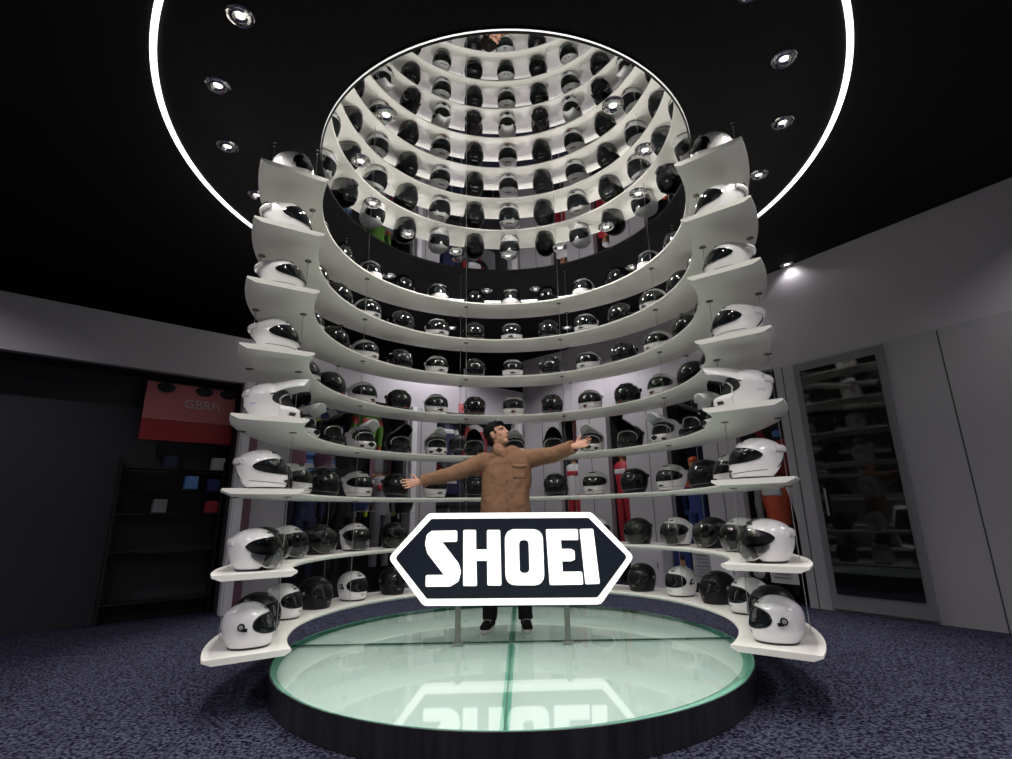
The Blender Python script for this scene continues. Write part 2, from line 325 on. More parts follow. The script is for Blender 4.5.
# ------------------------------------------------------------------ helmets
class Form:
    def __init__(s, rows, e=1.0, n=64):
        s.e = e; s.t = []
        m = len(rows)-1
        for k in range(n*m+1):
            u = k/n; i = min(int(u), m-1); f = u-i
            p0, p1, p2, p3 = rows[max(i-1, 0)], rows[i], rows[i+1], rows[min(i+2, m)]
            s.t.append([.5*(2*b+(c-a)*f+(2*a-5*b+4*c-d)*f*f+(3*b-a-3*c+d)*f**3) for a, b, c, d in zip(p0, p1, p2, p3)])
    def row(s, z):
        t = s.t; lo, hi = 0, len(t)-1
        if z <= t[0][0]: return t[0]
        if z >= t[-1][0]: return t[-1]
        while hi-lo > 1:
            m = (lo+hi)//2
            if t[m][0] <= z: lo = m
            else: hi = m
        f = (z-t[lo][0])/max(t[hi][0]-t[lo][0], 1e-9); return [a+(b-a)*f for a, b in zip(t[lo], t[hi])]
    def pt0(s, az, row):
        a = R(az); sx, cy = sin(a), cos(a); z, w, f, b = row
        x = w*math.copysign(abs(sx)**s.e, sx); y = (f if cy >= 0 else b)*math.copysign(abs(cy)**s.e, cy)
        return Vector((x, y, z))
    def pt(s, az, z, off=0):
        p = s.pt0(az, s.row(z))
        if off:
            a = s.pt0(az+2, s.row(z))-s.pt0(az-2, s.row(z)); b = s.pt0(az, s.row(z+.004))-s.pt0(az, s.row(z-.004))
            n = b.cross(a)
            if n.length < 1e-9: n = Vector((0, 0, 1))
            n.normalize()
            if n.dot(Vector((p.x, p.y, p.z-.1))) < 0: n = -n
            p = p+n*off
        return p
    def body(s, nz=22, na=56, z0=None, grow=1):
        rows = []; T = s.t
        for j in range(nz+1):
            u = j/nz; rows.append(T[int(u*(len(T)-1))])
        v = []; f = []
        for row in rows:
            for k in range(na): v.append(s.pt0(360*k/na, row))
        for j in range(nz):
            for k in range(na): f.append((j*na+k, j*na+(k+1) % na, (j+1)*na+(k+1) % na, (j+1)*na+k))
        f.append(tuple(range(na))[::-1])
        v.append(s.pt0(0, T[-1])*0+Vector((0, (T[-1][2]-T[-1][3])/2, T[-1][0]))); c = len(v)-1
        f += [(nz*na+k, nz*na+(k+1) % na, c) for k in range(na)]
        return v, f
    def patch(s, A0_, A1_, lo, hi, off, na=24, nz=8, skirt=.006, dome=0):
        """lo/hi: functions of az; a raised plate lying on the surface"""
        v = []; f = []
        for i in range(na+1):
            az = A0_+(A1_-A0_)*i/na; l, h = lo(az), hi(az)
            if h-l < .0005: mid = (l+h)/2; l, h = mid-.00025, mid+.00025
            for j in range(nz+1): 
                t = j/nz; z = l+(h-l)*t
                v.append(s.pt(az, z, off+dome*sin(pi*t)))
        m = nz+1
        for i in range(na):
            for j in range(nz): f.append((i*m+j, (i+1)*m+j, (i+1)*m+j+1, i*m+j+1))
        loop = [i*m for i in range(na+1)]+[na*m+j for j in range(1, m)]+[i*m+nz for i in range(na-1, -1, -1)]+[j for j in range(nz-1, 0, -1)]
        base = len(v)
        for q in loop:
            i, j = divmod(q, m); az = A0_+(A1_-A0_)*i/na; l, h = lo(az), hi(az); z = l+(h-l)*j/nz
            v.append(s.pt(az, z, off-skirt))
        L = len(loop)
        for k in range(L): f.append((loop[k], loop[(k+1) % L], base+(k+1) % L, base+k))
        return v, f
def letter_patch(form, text, az0, z, h, off):
    """small lettering wrapped on the shell"""
    cu = bpy.data.curves.new('t', 'FONT'); cu.body = text; cu.size = h/.7; cu.align_x = 'CENTER'; cu.resolution_u = 2
    o = bpy.data.objects.new('t', cu); COL.objects.link(o); dg = bpy.context.evaluated_depsgraph_get()
    me = o.evaluated_get(dg).to_mesh(); row = form.row(z); rad = (row[1]+row[2])/2
    v = [form.pt(az0-math.degrees(q.co.x/rad), z+q.co.y, off) for q in me.vertices]; f = [tuple(p.vertices) for p in me.polygons]
    o.to_mesh_clear(); bpy.data.objects.remove(o); bpy.data.curves.remove(cu)
    return v, f
def wz(form, name, m, parent, *a, **k): 
    v, f = form.patch(*a, **k); return MB().add(v, f).obj(name, m, parent)

SPORT = Form([(0, .092, .120, .070), (.025, .104, .147, .098), (.06, .114, .153, .128), (.10, .120, .150, .150), (.14, .122, .140, .164), (.175, .115, .122, .166), (.205, .099, .096, .148), (.230, .074, .064, .112), (.246, .040, .028, .065), (.250, .012, .005, .025)], .93)
CLASSIC = Form([(0, .100, .128, .095), (.025, .110, .146, .112), (.06, .118, .152, .128), (.10, .123, .150, .140), (.14, .124, .142, .146), (.18, .116, .124, .138), (.21, .099, .098, .116), (.235, .070, .064, .080), (.248, .036, .030, .042), (.251, .010, .008, .012)], .95)
MX = Form([(0, .090, .130, .080), (.02, .100, .172, .105), (.05, .108, .190, .128), (.08, .114, .168, .146), (.12, .119, .136, .158), (.16, .119, .124, .156), (.20, .102, .098, .134), (.228, .076, .066, .098), (.244, .040, .030, .055), (.248, .010, .006, .02)], .93)
JET = Form([(0, .102, .075, .095), (.03, .112, .096, .122), (.07, .120, .112, .142), (.11, .124, .120, .156), (.15, .122, .122, .158), (.185, .112, .112, .148), (.215, .092, .088, .122), (.237, .064, .056, .084), (.248, .034, .026, .045), (.252, .010, .006, .015)], .95)
def oval(A, zc0, zl, zu, p=3.0, q=.5, tilt=0):
    lo = lambda a: zc0+tilt*abs(a)/A-(zc0-zl)*max(0, 1-abs(a/A)**p)**q
    hi = lambda a: zc0+tilt*abs(a)/A+(zu-zc0)*max(0, 1-abs(a/A)**p)**q
    return lo, hi
def trim_ring(F, t, m='rubber', h=.012): wz(F, 'neck_trim', m, t, 0, 360, lambda a: .0005, lambda a: h, .0025, na=56, nz=2, skirt=.003)
def make_helmet(kind, white, matt=False):
    t = empty('motorcycle_helmet'); sh = 'helmet_white' if white else ('helmet_matt' if matt else 'helmet_black'); dec = 'decal_black' if white else 'decal_white'
    if kind in ('sport', 'flip', 'touring', 'goggle'):
        F = SPORT if kind != 'goggle' else CLASSIC
        v, f = F.body(); MB().add(v, f).obj('shell', sh, t)
        if kind == 'goggle':
            lo = lambda a: .085+.012*cos(R(a*2.2)); hi0 = oval(80, .135, .09, .205, 3)[1]
            hi = lambda a: max(hi0(a)-.022*math.exp(-(a/11)**2), lo(a)+.001)
            wz(F, 'visor', 'visor', t, -80, 80, lambda a: min(lo(a), hi(a)-.001) if abs(a) < 74 else (lo(a)+hi(a))/2-.001, hi, .004, na=40, nz=10)
            wz(F, 'chin_guard', sh, t, -22, 22, lambda a: .012, lambda a: .082-.0026*abs(a), .014, na=14, nz=5, skirt=.016)
            wz(F, 'brow_peak', sh, t, -44, 44, lambda a: .203, lambda a: .222, .012, na=20, nz=3, skirt=.013)
        else:
            zl, zu = {'sport': (.090, .188), 'flip': (.086, .196), 'touring': (.078, .202)}[kind]
            lo, hi = oval(94, .136, zl, zu, 2.6)
            vz = wz(F, 'visor', 'visor', t, -93.5, 93.5, lo, hi, .0045, na=44, nz=10)
            v, f = F.patch(-5, 5, lambda a: zl+.001, lambda a: zl+.009, .008, na=6, nz=2); MB().add(v, f).obj('visor_tab', 'vent', vz)
            wz(F, 'chin_vent', 'vent', t, -15, 15, lambda a: .040+.0004*abs(a), lambda a: .060-.0005*abs(a), .003, na=12, nz=3)
            for s in (-1, 1): wz(F, 'brow_vent', sh, t, s*18-8, s*18+8, lambda a: .206, lambda a: .216, .006, na=8, nz=2)
            wz(F, 'crown_vent', 'vent' if white else 'decal_grey', t, -26, 26, lambda a: .226, lambda a: .2315, .006, na=12, nz=2)
            for s in (-1, 1): wz(F, 'side_vent', 'vent', t, s*150-11, s*150+11, lambda a, s=s: .060+(s*a-139)*.0022, lambda a, s=s: .072+(s*a-139)*.0030, .003, na=8, nz=2)
            wz(F, 'rear_spoiler', sh, t, 122, 238, lambda a: .158, lambda a: .196-.00015*abs(a-180), .012, na=24, nz=5, skirt=.014, dome=.006)
            wz(F, 'chin_seam', 'vent' if white else 'decal_grey', t, -104, 104, lambda a: .028+.0004*abs(a)*.5, lambda a: .031+.0004*abs(a)*.5, .0012, na=36, nz=1, skirt=.003)
            if kind == 'flip': wz(F, 'red_tag', 'red', t, -5, 5, lambda a: .030, lambda a: .041, .006, na=4, nz=2)
            v, f = letter_patch(F, 'SHOEI', 0, .193, .011, .0035); MB().add(v, f).obj('brow_lettering', dec, t, False)
        trim_ring(F, t)
    elif kind == 'classic':
        F = CLASSIC; v, f = F.body(); MB().add(v, f).obj('shell', sh, t)
        lo, hi = oval(66, .130, .082, .184, 3.4)
        wz(F, 'visor_gasket', 'rubber', t, -70, 70, oval(70, .130, .076, .191, 3.4)[0], oval(70, .130, .076, .191, 3.4)[1], .002, na=40, nz=8)
        wz(F, 'visor', 'visor', t, -65.8, 65.8, lo, hi, .006, na=40, nz=10)
        for s in (-1, 1):
            c = F.pt(s*92, .128, .003); M = Matrix.Rotation(s*R(90), 3, 'Y')
            b = MB(); b.tube([c-Vector((s*.008, 0, 0)), c+Vector((s*.006, 0, 0))], [.022, .020], 20); b.box(c+Vector((0, .020, -.016)), (.008, .030, .018)); pv = b.obj('pivot_plate', 'vent', t)
            MB().tube([c+Vector((s*.005, 0, 0)), c+Vector((s*.009, 0, 0))], [.013, .011], 18).obj('pivot_screw', 'silver', pv)
        wz(F, 'brow_vent', 'vent', t, -12, 12, lambda a: .207, lambda a: .217, .003, na=8, nz=2)
        for z in (.046, .056): wz(F, 'chin_slot', 'decal_grey', t, -9, 9, lambda a, z=z: z, lambda a, z=z: z+.0035, .002, na=6, nz=1)
        v, f = letter_patch(F, 'SHOEI', 0, .222, .012, .002); MB().add(v, f).obj('brow_lettering', dec, t, False)
        trim_ring(F, t, h=.010)
    elif kind == 'jet':
        F = JET
        v, f = F.body(); o = MB().add([Vector((q.x*.975, q.y*.975, q.z*.985)) for q in v], f).obj('liner', 'liner', t)
        def zlow(a):
            a = abs((a+180) % 360-180)
            if a < 32: return .192
            if a < 46: u = (a-32)/14; u = u*u*(3-2*u); return .192*(1-u)
            return 0.0
        na, nz = 84, 14; v = []; f = []; zt = F.t[-1][0]
        for k in range(na):
            a = 360*k/na; z0 = zlow(a)
            for j in range(nz+1):
                u = j/nz; u = 1-(1-u)**1.7; v.append(F.pt0(a, F.row(z0+(zt-z0)*u)))
        for k in range(na):
            for j in range(nz): q = (k+1) % na; f.append((k*(nz+1)+j, q*(nz+1)+j, q*(nz+1)+j+1, k*(nz+1)+j+1))
        MB().add(v, f).obj('shell', sh, t)
        # cheek pads ending in the lower jaw, then long face shield
        S = Form([(0, .100, .120, .09), (.03, .114, .150, .12), (.07, .124, .166, .14), (.11, .129, .168, .15), (.15, .128, .158, .15), (.19, .118, .132, .14), (.215, .10, .108, .12)], .93)
        lo = lambda a: .010+.075*(abs(a)/86)**4; hi = lambda a: .202-.055*(abs(a)/86)**4
        v = []; f = []; A, n1, n2 = 86, 36, 12
        for i in range(n1+1):
            az = -A+2*A*i/n1
            for j in range(n2+1): v.append(S.pt(az, lo(az)+(hi(az)-lo(az))*j/n2))
        for i in range(n1):
            for j in range(n2): q = i*(n2+1)+j; f.append((q, q+n2+1, q+n2+2, q+1))
        fs = MB().add(v, f).obj('face_shield', 'shield', t)
        wz(S, 'shield_edge', 'silver' if white else 'decal_grey', t, -80, 80, lambda a: lo(a)-.002, lambda a: lo(a)+.003, .001, na=36, nz=1, skirt=.002)
        lo2, hi2 = oval(97, .144, .088, .194, 2.8)
        v = []; f = []
        for i in range(n1+1):
            az = -96.8+193.6*i/n1
            for j in range(7): p = F.pt(az, lo2(az)+(hi2(az)-lo2(az))*j/6, .006); v.append(p)
        for i in range(n1):
            for j in range(6): q = i*7+j; f.append((q, q+7, q+8, q+1))
        MB().add(v, f).obj('sun_visor', 'visor', t)
        for s in (-1, 1): wz(F, 'brow_vent', 'vent', t, s*16-10, s*16+10, lambda a: .216, lambda a: .223, .005, na=8, nz=2)
        wz(F, 'rear_spoiler', sh, t, 130, 230, lambda a: .150, lambda a: .190, .008, na=20, nz=4, skirt=.01, dome=.006)
        v, f = letter_patch(F, 'SHOEI', 0, .202, .010, .003); MB().add(v, f).obj('brow_lettering', dec, t, False)
        wz(F, 'neck_trim', 'rubber', t, 44, 316, lambda a: max(zlow(a), .0005), lambda a: max(zlow(a), .0005)+.010, .003, na=40, nz=2, skirt=.004)
    elif kind == 'mx':
        F = MX; v, f = F.body(); MB().add(v, f).obj('shell', sh, t)
        lo, hi = oval(74, .126, .076, .202, 2.6)
        wz(F, 'eye_port', 'liner', t, -73.5, 73.5, lo, hi, .0015, na=36, nz=8)
        # pale piping that arches inside the eye port
        pts = [F.pt(a, .088+.082*max(0, 1-(abs(a)/58)**2.4)**.5, .006) for a in [-58+116*k/24 for k in range(25)]]
        MB().tube(pts, .0058, 8).obj('port_piping', 'silver', t)
        wz(F, 'chin_bar', sh, t, -62, 62, lambda a: .020, lambda a: .070+.0002*abs(a), .010, na=28, nz=6, skirt=.012, dome=.006)
        wz(F, 'chin_grille', 'vent', t, -13, 13, lambda a: .034+.0008*abs(a), lambda a: .060-.0006*abs(a), .021, na=10, nz=3, skirt=.010)
        for s in (-1, 1): wz(F, 'cheek_vent', 'vent', t, s*36-8, s*36+8, lambda a: .030, lambda a: .046, .020, na=6, nz=2, skirt=.010)
        # long peak
        v = []; f = []; n1, n2 = 14, 12
        for i in range(n1+1):
            u = i/n1*2-1
            for j in range(n2+1):
                w = j/n2; y = -.01+.250*w-.018*abs(u)**3; hw = .117-.046*w
                z = .238+.046*math.sin(w*1.9)-.105*abs(u)**2.0*(1-.50*w); v.append((u*hw, y, z+.004))
        m_ = n2+1
        for i in range(n1):
            for j in range(n2): q = i*m_+j; f.append((q, q+m_, q+m_+1, q+1))
        base = len(v); v += [(x, y, z-.009) for x, y, z in v]; f += [tuple(base+k for k in q)[::-1] for q in f]
        loop = [i*m_ for i in range(n1+1)]+[n1*m_+j for j in range(1, m_)]+[i*m_+n2 for i in range(n1-1, -1, -1)]+[j for j in range(n2-1, 0, -1)]
        L = len(loop); f += [(loop[k], loop[(k+1) % L], base+loop[(k+1) % L], base+loop[k]) for k in range(L)]
        pk = MB().add(v, f).obj('peak', sh, t)
        b = MB()
        for s in (-1, 1): b.add([(s*.030, .205, .300), (s*.058, .175, .292), (s*.055, .205, .2905), (s*.034, .232, .298)], [(0, 1, 2, 3)])
        wz(F, 'goggle_frame', 'vent', t, -78, 78, lambda a: .188-.00045*abs(a), lambda a: .206-.00060*abs(a), .005, na=28, nz=3)
        wz(F, 'rear_spoiler', sh, t, 128, 232, lambda a: .150, lambda a: .186, .012, na=20, nz=4, skirt=.014, dome=.005)
        for s in (-1, 1):
            v, f = letter_patch(F, 'SHOEI', s*118, .088, .012, .002); MB().add(v, f).obj('side_mark', 'blue_mark' if white else 'decal_white', t, False)
        trim_ring(F, t)
    return t
KINDS = ['goggle', 'touring', 'sport', 'flip', 'mx', 'sport', 'jet', 'classic']
WORD = {'goggle': 'wide-visor full-face', 'touring': 'full-face touring', 'sport': 'full-face sport', 'flip': 'full-face red-tagged', 'mx': 'peaked motocross', 'jet': 'long-shield open-face', 'classic': 'round retro full-face'}
SPROTO = {}
STEP = 14.75
for lvl in range(8):
    for i in range(-8, 9):
        white = i % 2 == 0; kind = KINDS[lvl]; key = (kind, white, lvl in (5, 6))
        if key not in SPROTO: h = SPROTO[key] = make_helmet(kind, white, (not white) and lvl in (5, 6, 7))
        else: h = copy_tree(SPROTO[key])
        az = A0+STEP*i
        r = 1.80 if abs(i) < 7 else 1.81
        h.location = P(az, r-.01, ZS[lvl]+.003)
        turn = random.uniform(-3, 3)
        if kind == 'mx' and abs(i) < 8: turn += (10 if i > 0 else -10) if i else 4
        turn += (1 if i > 0 else -1)*{8: 15 if lvl != 5 else 22, 7: 9, 6: 5}.get(abs(i), 0)
        h.rotation_euler = (0, 0, R(180-az+turn)); h.scale = ((1.04, 1.10, 1.05, 1.04, 1.03, 1.03, 1.0, 1.0)[lvl],)*3
        col = 'white' if white else 'black'
        tier = 'top' if lvl == 0 else 'bottom' if lvl == 7 else NM[lvl]
        if i == 0: pos = 'middle one of the %s shelf' % tier
        elif abs(i) == 8: pos = 'at the front %s end of the %s shelf' % ('right' if i > 0 else 'left', tier)
        else: pos = '%s %s of the middle one on the %s shelf' % (ORD[abs(i)-1], 'right' if i > 0 else 'left', tier)
        tag(h, '%s %s helmet, %s' % (col, WORD[kind], pos), 'helmet', 'helmets on the %s shelf' % tier)

# ------------------------------------------------------------------ glass stage
st = empty('glass_stage', (-.008, .05, Z0)); tag(st, 'round low stage with frosted green glass top and black wood side', 'stage')
HS = .155+.004
MB().lathe([(0, 0), (1.645, 0), (1.666, .004), (1.668, HS-.003), (1.6645, HS-.0015), (1.6625, HS-.003), (1.6625, HS-.022), (0, HS-.022)], n=144).obj('drum', 'dark_wood', st)
MB().lathe([(0, HS-.0218), (1.658, HS-.0218), (1.658, HS-.0205), (0, HS-.0205)], n=144).obj('green_underlay', 'green_glass', st)
MB().lathe([(1.653, HS-.020), (1.6620, HS-.020), (1.6620, HS-.001), (1.660, HS+.0012), (1.653, HS-.0008), (1.653, HS-.020)], n=144).obj('glass_edge', 'green_glass', st)
for q in range(4):
    a0 = q*90; n = 40; skew = math.tan(R(1.3))
    for nme, mt_, rp, gx, gy, z0_, z1_ in (('frosted_quarter', 'frosted_glass', 1.606, .024, .012, HS-.020, HS-.0175), ('glass_quarter', 'clear_plate', 1.655, .0022, .0022, HS+.0005, None)):
        arc = [(rp*sin(R(a0+90*k/n)), rp*cos(R(a0+90*k/n))) for k in range(n+1)]
        cx, cy = gx*(1 if q in (0, 1) else -1), gy*(1 if q in (0, 3) else -1)
        arc = [(x if abs(x) > gx else cx, y if abs(y) > gy else cy) for x, y in arc]
        out_ = [(x+y*skew, y) for x, y in [(cx, cy)]+arc]; nn = len(out_); b = MB()
        if z1_ is None: b.add([(x, y, z0_) for x, y in out_], [tuple(range(nn))[::-1]])
        else: b.add([(x, y, z0_) for x, y in out_]+[(x, y, z1_) for x, y in out_], [tuple(range(nn)), tuple(range(2*nn-1, nn-1, -1))]+[(k, k+nn, (k+1) % nn+nn, (k+1) % nn) for k in range(nn)])
        o = b.obj(nme, mt_, st, False)
        if z1_ is None:
            for p_ in o.data.polygons:
                if p_.normal.z < 0: p_.flip()
b = MB()
for (x0, x1) in ((-1.654, -.004), (.004, 1.654)): b.box(((x0+x1)/2, 0, HS-.0055), (x1-x0, .0035, .013))
for sg_ in (-1, 1):
    y0_, y1_ = .004*sg_, 1.654*sg_; b.add([(y0_*skew-.002, y0_, HS), (y0_*skew+.002, y0_, HS), (y1_*skew+.002, y1_, HS), (y1_*skew-.002, y1_, HS), (y0_*skew-.002, y0_, HS-.012), (y0_*skew+.002, y0_, HS-.012), (y1_*skew+.002, y1_, HS-.012), (y1_*skew-.002, y1_, HS-.012)], [(0, 1, 2, 3), (4, 7, 6, 5), (0, 4, 5, 1), (1, 5, 6, 2), (2, 6, 7, 3), (3, 7, 4, 0)])
b.obj('joint_seal', 'seal', st, False)
ZT = Z0+HS+.001

# ------------------------------------------------------------------ sign
sg = empty('logo_sign', (0, 0, ZT)); tag(sg, 'large hexagonal lit sign reading SHOEI on two steel posts', 'sign')
sx, sz, zc = .002066, .00195, .602-ZT
def T(u, v): return ((u-493)*sx*.993, zc-(v-219)*sz-(u-493)*sx*.0192)
hexo = [(40, 205), (170, 45), (800, 45), (948, 200), (822, 388), (182, 393)]
hexo = [(38, 218), (185, 48), (800, 43), (948, 212), (815, 386), (172, 393)]
hexi = [(60, 218), (193, 70), (790, 65), (926, 212), (806, 361), (182, 367)]
hexo = [(493+(u-493)*1.007, v) for u, v in hexo]; o_ = rounded([T(*p) for p in hexo], [.045, .06, .06, .045, .06, .06]); i_ = rounded([T(*p) for p in hexi], [.03, .03, .03, .03, .03, .03])
v, f = prism(o_, -.045, .045); MB().add(v, f).obj('light_box', 'sign_white', sg, False)
v, f = prism(i_, -.050, -.0445); MB().add(v, f).obj('navy_face', 'sign_navy', sg, False)
v, f = prism([(-x, z) for x, z in i_], .0445, .050); MB().add(v, f).obj('rear_face', 'sign_navy', sg, False)
def glyph(loops, rs, name='letter'):
    b = MB()
    for lp, r_ in zip(loops, rs):
        pts = rounded([T(*p) for p in lp], r_, 5); v, f = prism(pts, -.062, -.0495); b.add(v, f)
    return b.obj(name, 'sign_white', sg, False)
glyph([[(196, 116), (292, 114), (292, 157), (236, 158), (298, 238), (307, 268), (298, 304), (268, 322), (177, 323), (177, 281), (244, 280), (181, 200), (172, 166), (178, 130)]], [[.02, .012, .012, .003, .03, .03, .03, .03, .012, .012, .003, .03, .03, .03]])
glyph([[(315, 112), (363, 112), (363, 186), (404, 186), (404, 112), (454, 112), (456, 318), (404, 318), (404, 228), (364, 228), (366, 320), (315, 320)]], [[.012, .012, .003, .003, .012, .012, .012, .012, .003, .003, .012, .012]])
# O as a ring
def ring_glyph(ox0, ox1, oz0, oz1, ro_, ix0, ix1, iz0, iz1, ri_):
    a = rounded([T(ox0, oz0), T(ox1, oz0), T(ox1, oz1), T(ox0, oz1)], ro_, 10); c = rounded([T(ix0, iz0), T(ix1, iz0), T(ix1, iz1), T(ix0, iz1)], ri_, 10)
    n = len(a); b = MB(); y0, y1 = -.062, -.0495
    v = [(x, y0, z) for x, z in a]+[(x, y0, z) for x, z in c]+[(x, y1, z) for x, z in a]+[(x, y1, z) for x, z in c]; f = []
    for k in range(n):
        q = (k+1) % n; f += [(k, q, n+q, n+k), (k, 2*n+k, 2*n+q, q), (n+k, n+q, 3*n+q, 3*n+k)]
    b.add(v, f); return b.obj('letter', 'sign_white', sg, False)
ring_glyph(471, 614, 109, 317, .085, 524, 560, 150, 273, .035)
glyph([[(626, 109), (746, 108), (746, 150), (681, 150), (682, 183), (716, 183), (730, 190), (730, 222), (716, 229), (682, 229), (683, 268), (754, 267), (756, 314), (633, 316)]], [[.012, .012, .012, .003, .003, .008, .012, .012, .008, .003, .003, .012, .012, .012]])
glyph([[(753, 108), (804, 107), (817, 311), (764, 313)]], [[.012]*4])
for s, x in ((0, -.409), (1, .413)):
    b = MB(); b.box((x, 0, .15), (.042, .026, .30)); b.obj('post', 'steel_dark', sg, False, bevel=.003)
    b = MB(); b.box((x, 0, .003), (.075, .06, .006)); b.obj('foot_plate', 'steel', sg, False)

# ------------------------------------------------------------------ person
def finish(o, vox, smooth_it=6, sub=0, deco=None):
    m = o.modifiers.new('r', 'REMESH'); m.mode = 'VOXEL'; m.voxel_size = vox; m.use_smooth_shade = True
    s = o.modifiers.new('s', 'SMOOTH'); s.iterations = smooth_it; s.factor = .5
    if deco:
        tx = bpy.data.textures.new('folds', 'CLOUDS'); tx.noise_scale = deco[0]
        d = o.modifiers.new('d', 'DISPLACE'); d.texture = tx; d.strength = deco[1]; d.mid_level = .5
    dg = bpy.context.evaluated_depsgraph_get(); me = bpy.data.meshes.new_from_object(o.evaluated_get(dg)); 
    me.materials.clear(); me.materials.append(o.data.materials[0]); o.modifiers.clear(); o.data = me
    me.polygons.foreach_set('use_smooth', [True]*len(me.polygons))
    return o
per = empty('person', (-.035, .46, ZT)); tag(per, 'person in brown button shirt and black trousers, arms spread wide, looking up', 'person')
# local frame: x to the picture's right, -y towards the camera, z up from the glass
def V(x, y, z): return Vector((x, y, z))
shL, shR = V(-.180, 0, 1.385), V(.225, .0, 1.405)
elL, wrL = V(-.475, -.03, 1.280), V(-.750, -.06, 1.215)
elR, wrR = V(.425, -.19, 1.412), V(.578, -.36, 1.462)
neck0, neck1 = V(-.03, .0, 1.42), V(-.055, -.01, 1.53)
hc = V(-.062, -.018, 1.625)    # head centre
# head frame: face turned to picture-right and up
hd_y = V(.80, -.50, .34).normalized()      # facing
hx = hd_y.cross(V(0, 0, 1)).normalized(); hz = hx.cross(hd_y).normalized()
HM = Matrix((hx, hd_y, hz)).transposed()
def H(x, y, z): return hc+HM @ V(x, y, z)
b = MB()
b.ell(H(0, -.018, .022), (.074, .092, .088), HM); b.ell(H(0, .022, -.030), (.058, .064, .078), HM); b.ell(H(0, .052, -.088), (.030, .028, .022), HM)
b.ell(H(0, .060, .030), (.055, .022, .022), HM)
b.tube([H(0, .078, .022), H(0, .092, -.008), H(0, .104, -.024), H(0, .084, -.036)], [.008, .011, .015, .010], 10)
for s in (-1, 1):
    b.ell(H(s*.010, .092, -.028), (.009, .010, .007), HM); b.ell(H(s*.044, .052, -.022), (.020, .022, .020), HM)
    b.ell(H(s*.076, -.010, -.008), (.010, .022, .032), HM); b.ell(H(s*.082, -.016, .002), (.006, .016, .020), HM)
b.ell(H(0, .080, -.054), (.022, .010, .006), HM); b.ell(H(0, .078, -.064), (.019, .010, .007), HM)
b.tube([neck0+V(0, .01, -.04), neck1, H(0, -.01, -.05)], [.068, .056, .055], 18)
# hidden trunk and legs keep the body one continuous figure
b.tube([V(.0, 0, .86), V(.0, 0, 1.05), V(.01, 0, 1.25), V(.01, 0, 1.36), V(-.01, 0, 1.42)], [(.155, .10), (.135, .095), (.16, .105), (.13, .075), (.06, .05)], 24, up=V(0, 1, 0))
hipL, hipR = V(-.085, 0, .88), V(.085, 0, .88); knL, knR = V(-.125, -.02, .49), V(.125, -.02, .49); anL, anR = V(-.155, .015, .09), V(.150, .015, .09)
for h_, k_, a_ in ((hipL, knL, anL), (hipR, knR, anR)):
    b.tube([h_, h_.lerp(k_, .5), k_, k_.lerp(a_, .3), a_], [.082, .070, .052, .048, .028], 16, up=V(0, 1, 0)); b.ell(a_+V(0, -.04, -.045), (.026, .07, .022))
for s_, e_, w_ in ((shL, elL, wrL), (shR, elR, wrR)):
    b.ell(s_+V(0, 0, -.02), (.05, .045, .05)); b.tube([s_+V(0, 0, -.01), s_.lerp(e_, .5), e_, e_.lerp(w_, .4), w_], [.052, .047, .038, .037, .026], 14)
def hand(b, w, d, n, side):
    """d: direction of the fingers, n: palm normal, thumb side = side"""
    d = d.normalized(); n = (n-d*n.dot(d)).normalized(); t = d.cross(n)*side
    M = Matrix((t, d, n)).transposed()
    b.tube([w-d*.02, w+d*.03, w+d*.085], [(.020, .016), (.036, .016), (.041, .013)], 16, up=n)
    lens = [.070, .078, .072, .056]
    for k in range(4):
        x = .031-.0205*k; fan = .16*(1.5-k)/1.5
        p = w+d*.082+t*x; dd = (d+t*fan*.9).normalized()
        q = p+dd*lens[k]*.5+n*.004; e = q+(dd+n*.22).normalized()*lens[k]*.28+n*.004; z = e+(dd+n*.42).normalized()*lens[k]*.26
        b.tube([p-dd*.02, q, e, z], [.0098, .0088, .0080, .0062], 10, up=n); b.ell(z, (.0064,)*3)
    p = w+d*.022+t*.026; q = p+(d*.55+t*.8).normalized()*.038+n*.006; z = q+(d*.85+t*.5).normalized()*.034+n*.004
    b.tube([p-t*.012, q, z], [.0135, .0108, .0082], 10, up=n); b.ell(z, (.0085,)*3)
hand(b, wrL, V(-.92, -.12, -.16), V(.05, -1, .25), 1)
hand(b, wrR, V(.80, -.42, .16), V(-.25, -.9, .45), -1)
body = b.obj('body', 'skin', per); finish(body, .0042, 4)
# eyes, brows, hair
for s in (-1, 1):
    e = MB().ell(H(s*.030, .068, .004), (.010, .007, .0048), HM).obj('eye', 'eye_white', per); MB().ell(H(s*.030, .0745, .006), (.0055, .003, .0055), HM).obj('iris', 'eye_dark', e)
    MB().tube([H(s*.014, .083, .022), H(s*.030, .080, .028), H(s*.048, .068, .023)], [.0028, .0034, .0022], 8).obj('eyebrow', 'hair', per)
MB().tube([H(-.02, .083, -.059), H(0, .0905, -.058), H(.02, .083, -.059)], [.003, .0042, .003], 8).obj('lips', 'lips', per)
b = MB(); b.ell(H(0, -.030, .042), (.086, .104, .090), HM, 24, 16); b.ell(H(0, -.055, -.02), (.074, .070, .070), HM)
b.ell(H(0, .040, .086), (.060, .046, .026), HM)
for k in range(46):
    a = random.uniform(0, 2*pi); e_ = random.uniform(.15, 1.3); p = H(.078*cos(a)*cos(e_), -.03+.092*sin(a)*cos(e_), .04+.082*sin(e_)); q = p+HM @ V(random.uniform(-.02, .02), random.uniform(-.015, .03), random.uniform(.0, .02))
    b.tube([p, q], [.014, .004], 6)
for s in (-1, 1): b.tube([H(s*.074, .030, .045), H(s*.077, .020, .010), H(s*.077, .012, -.012)], [.013, .010, .005], 8)
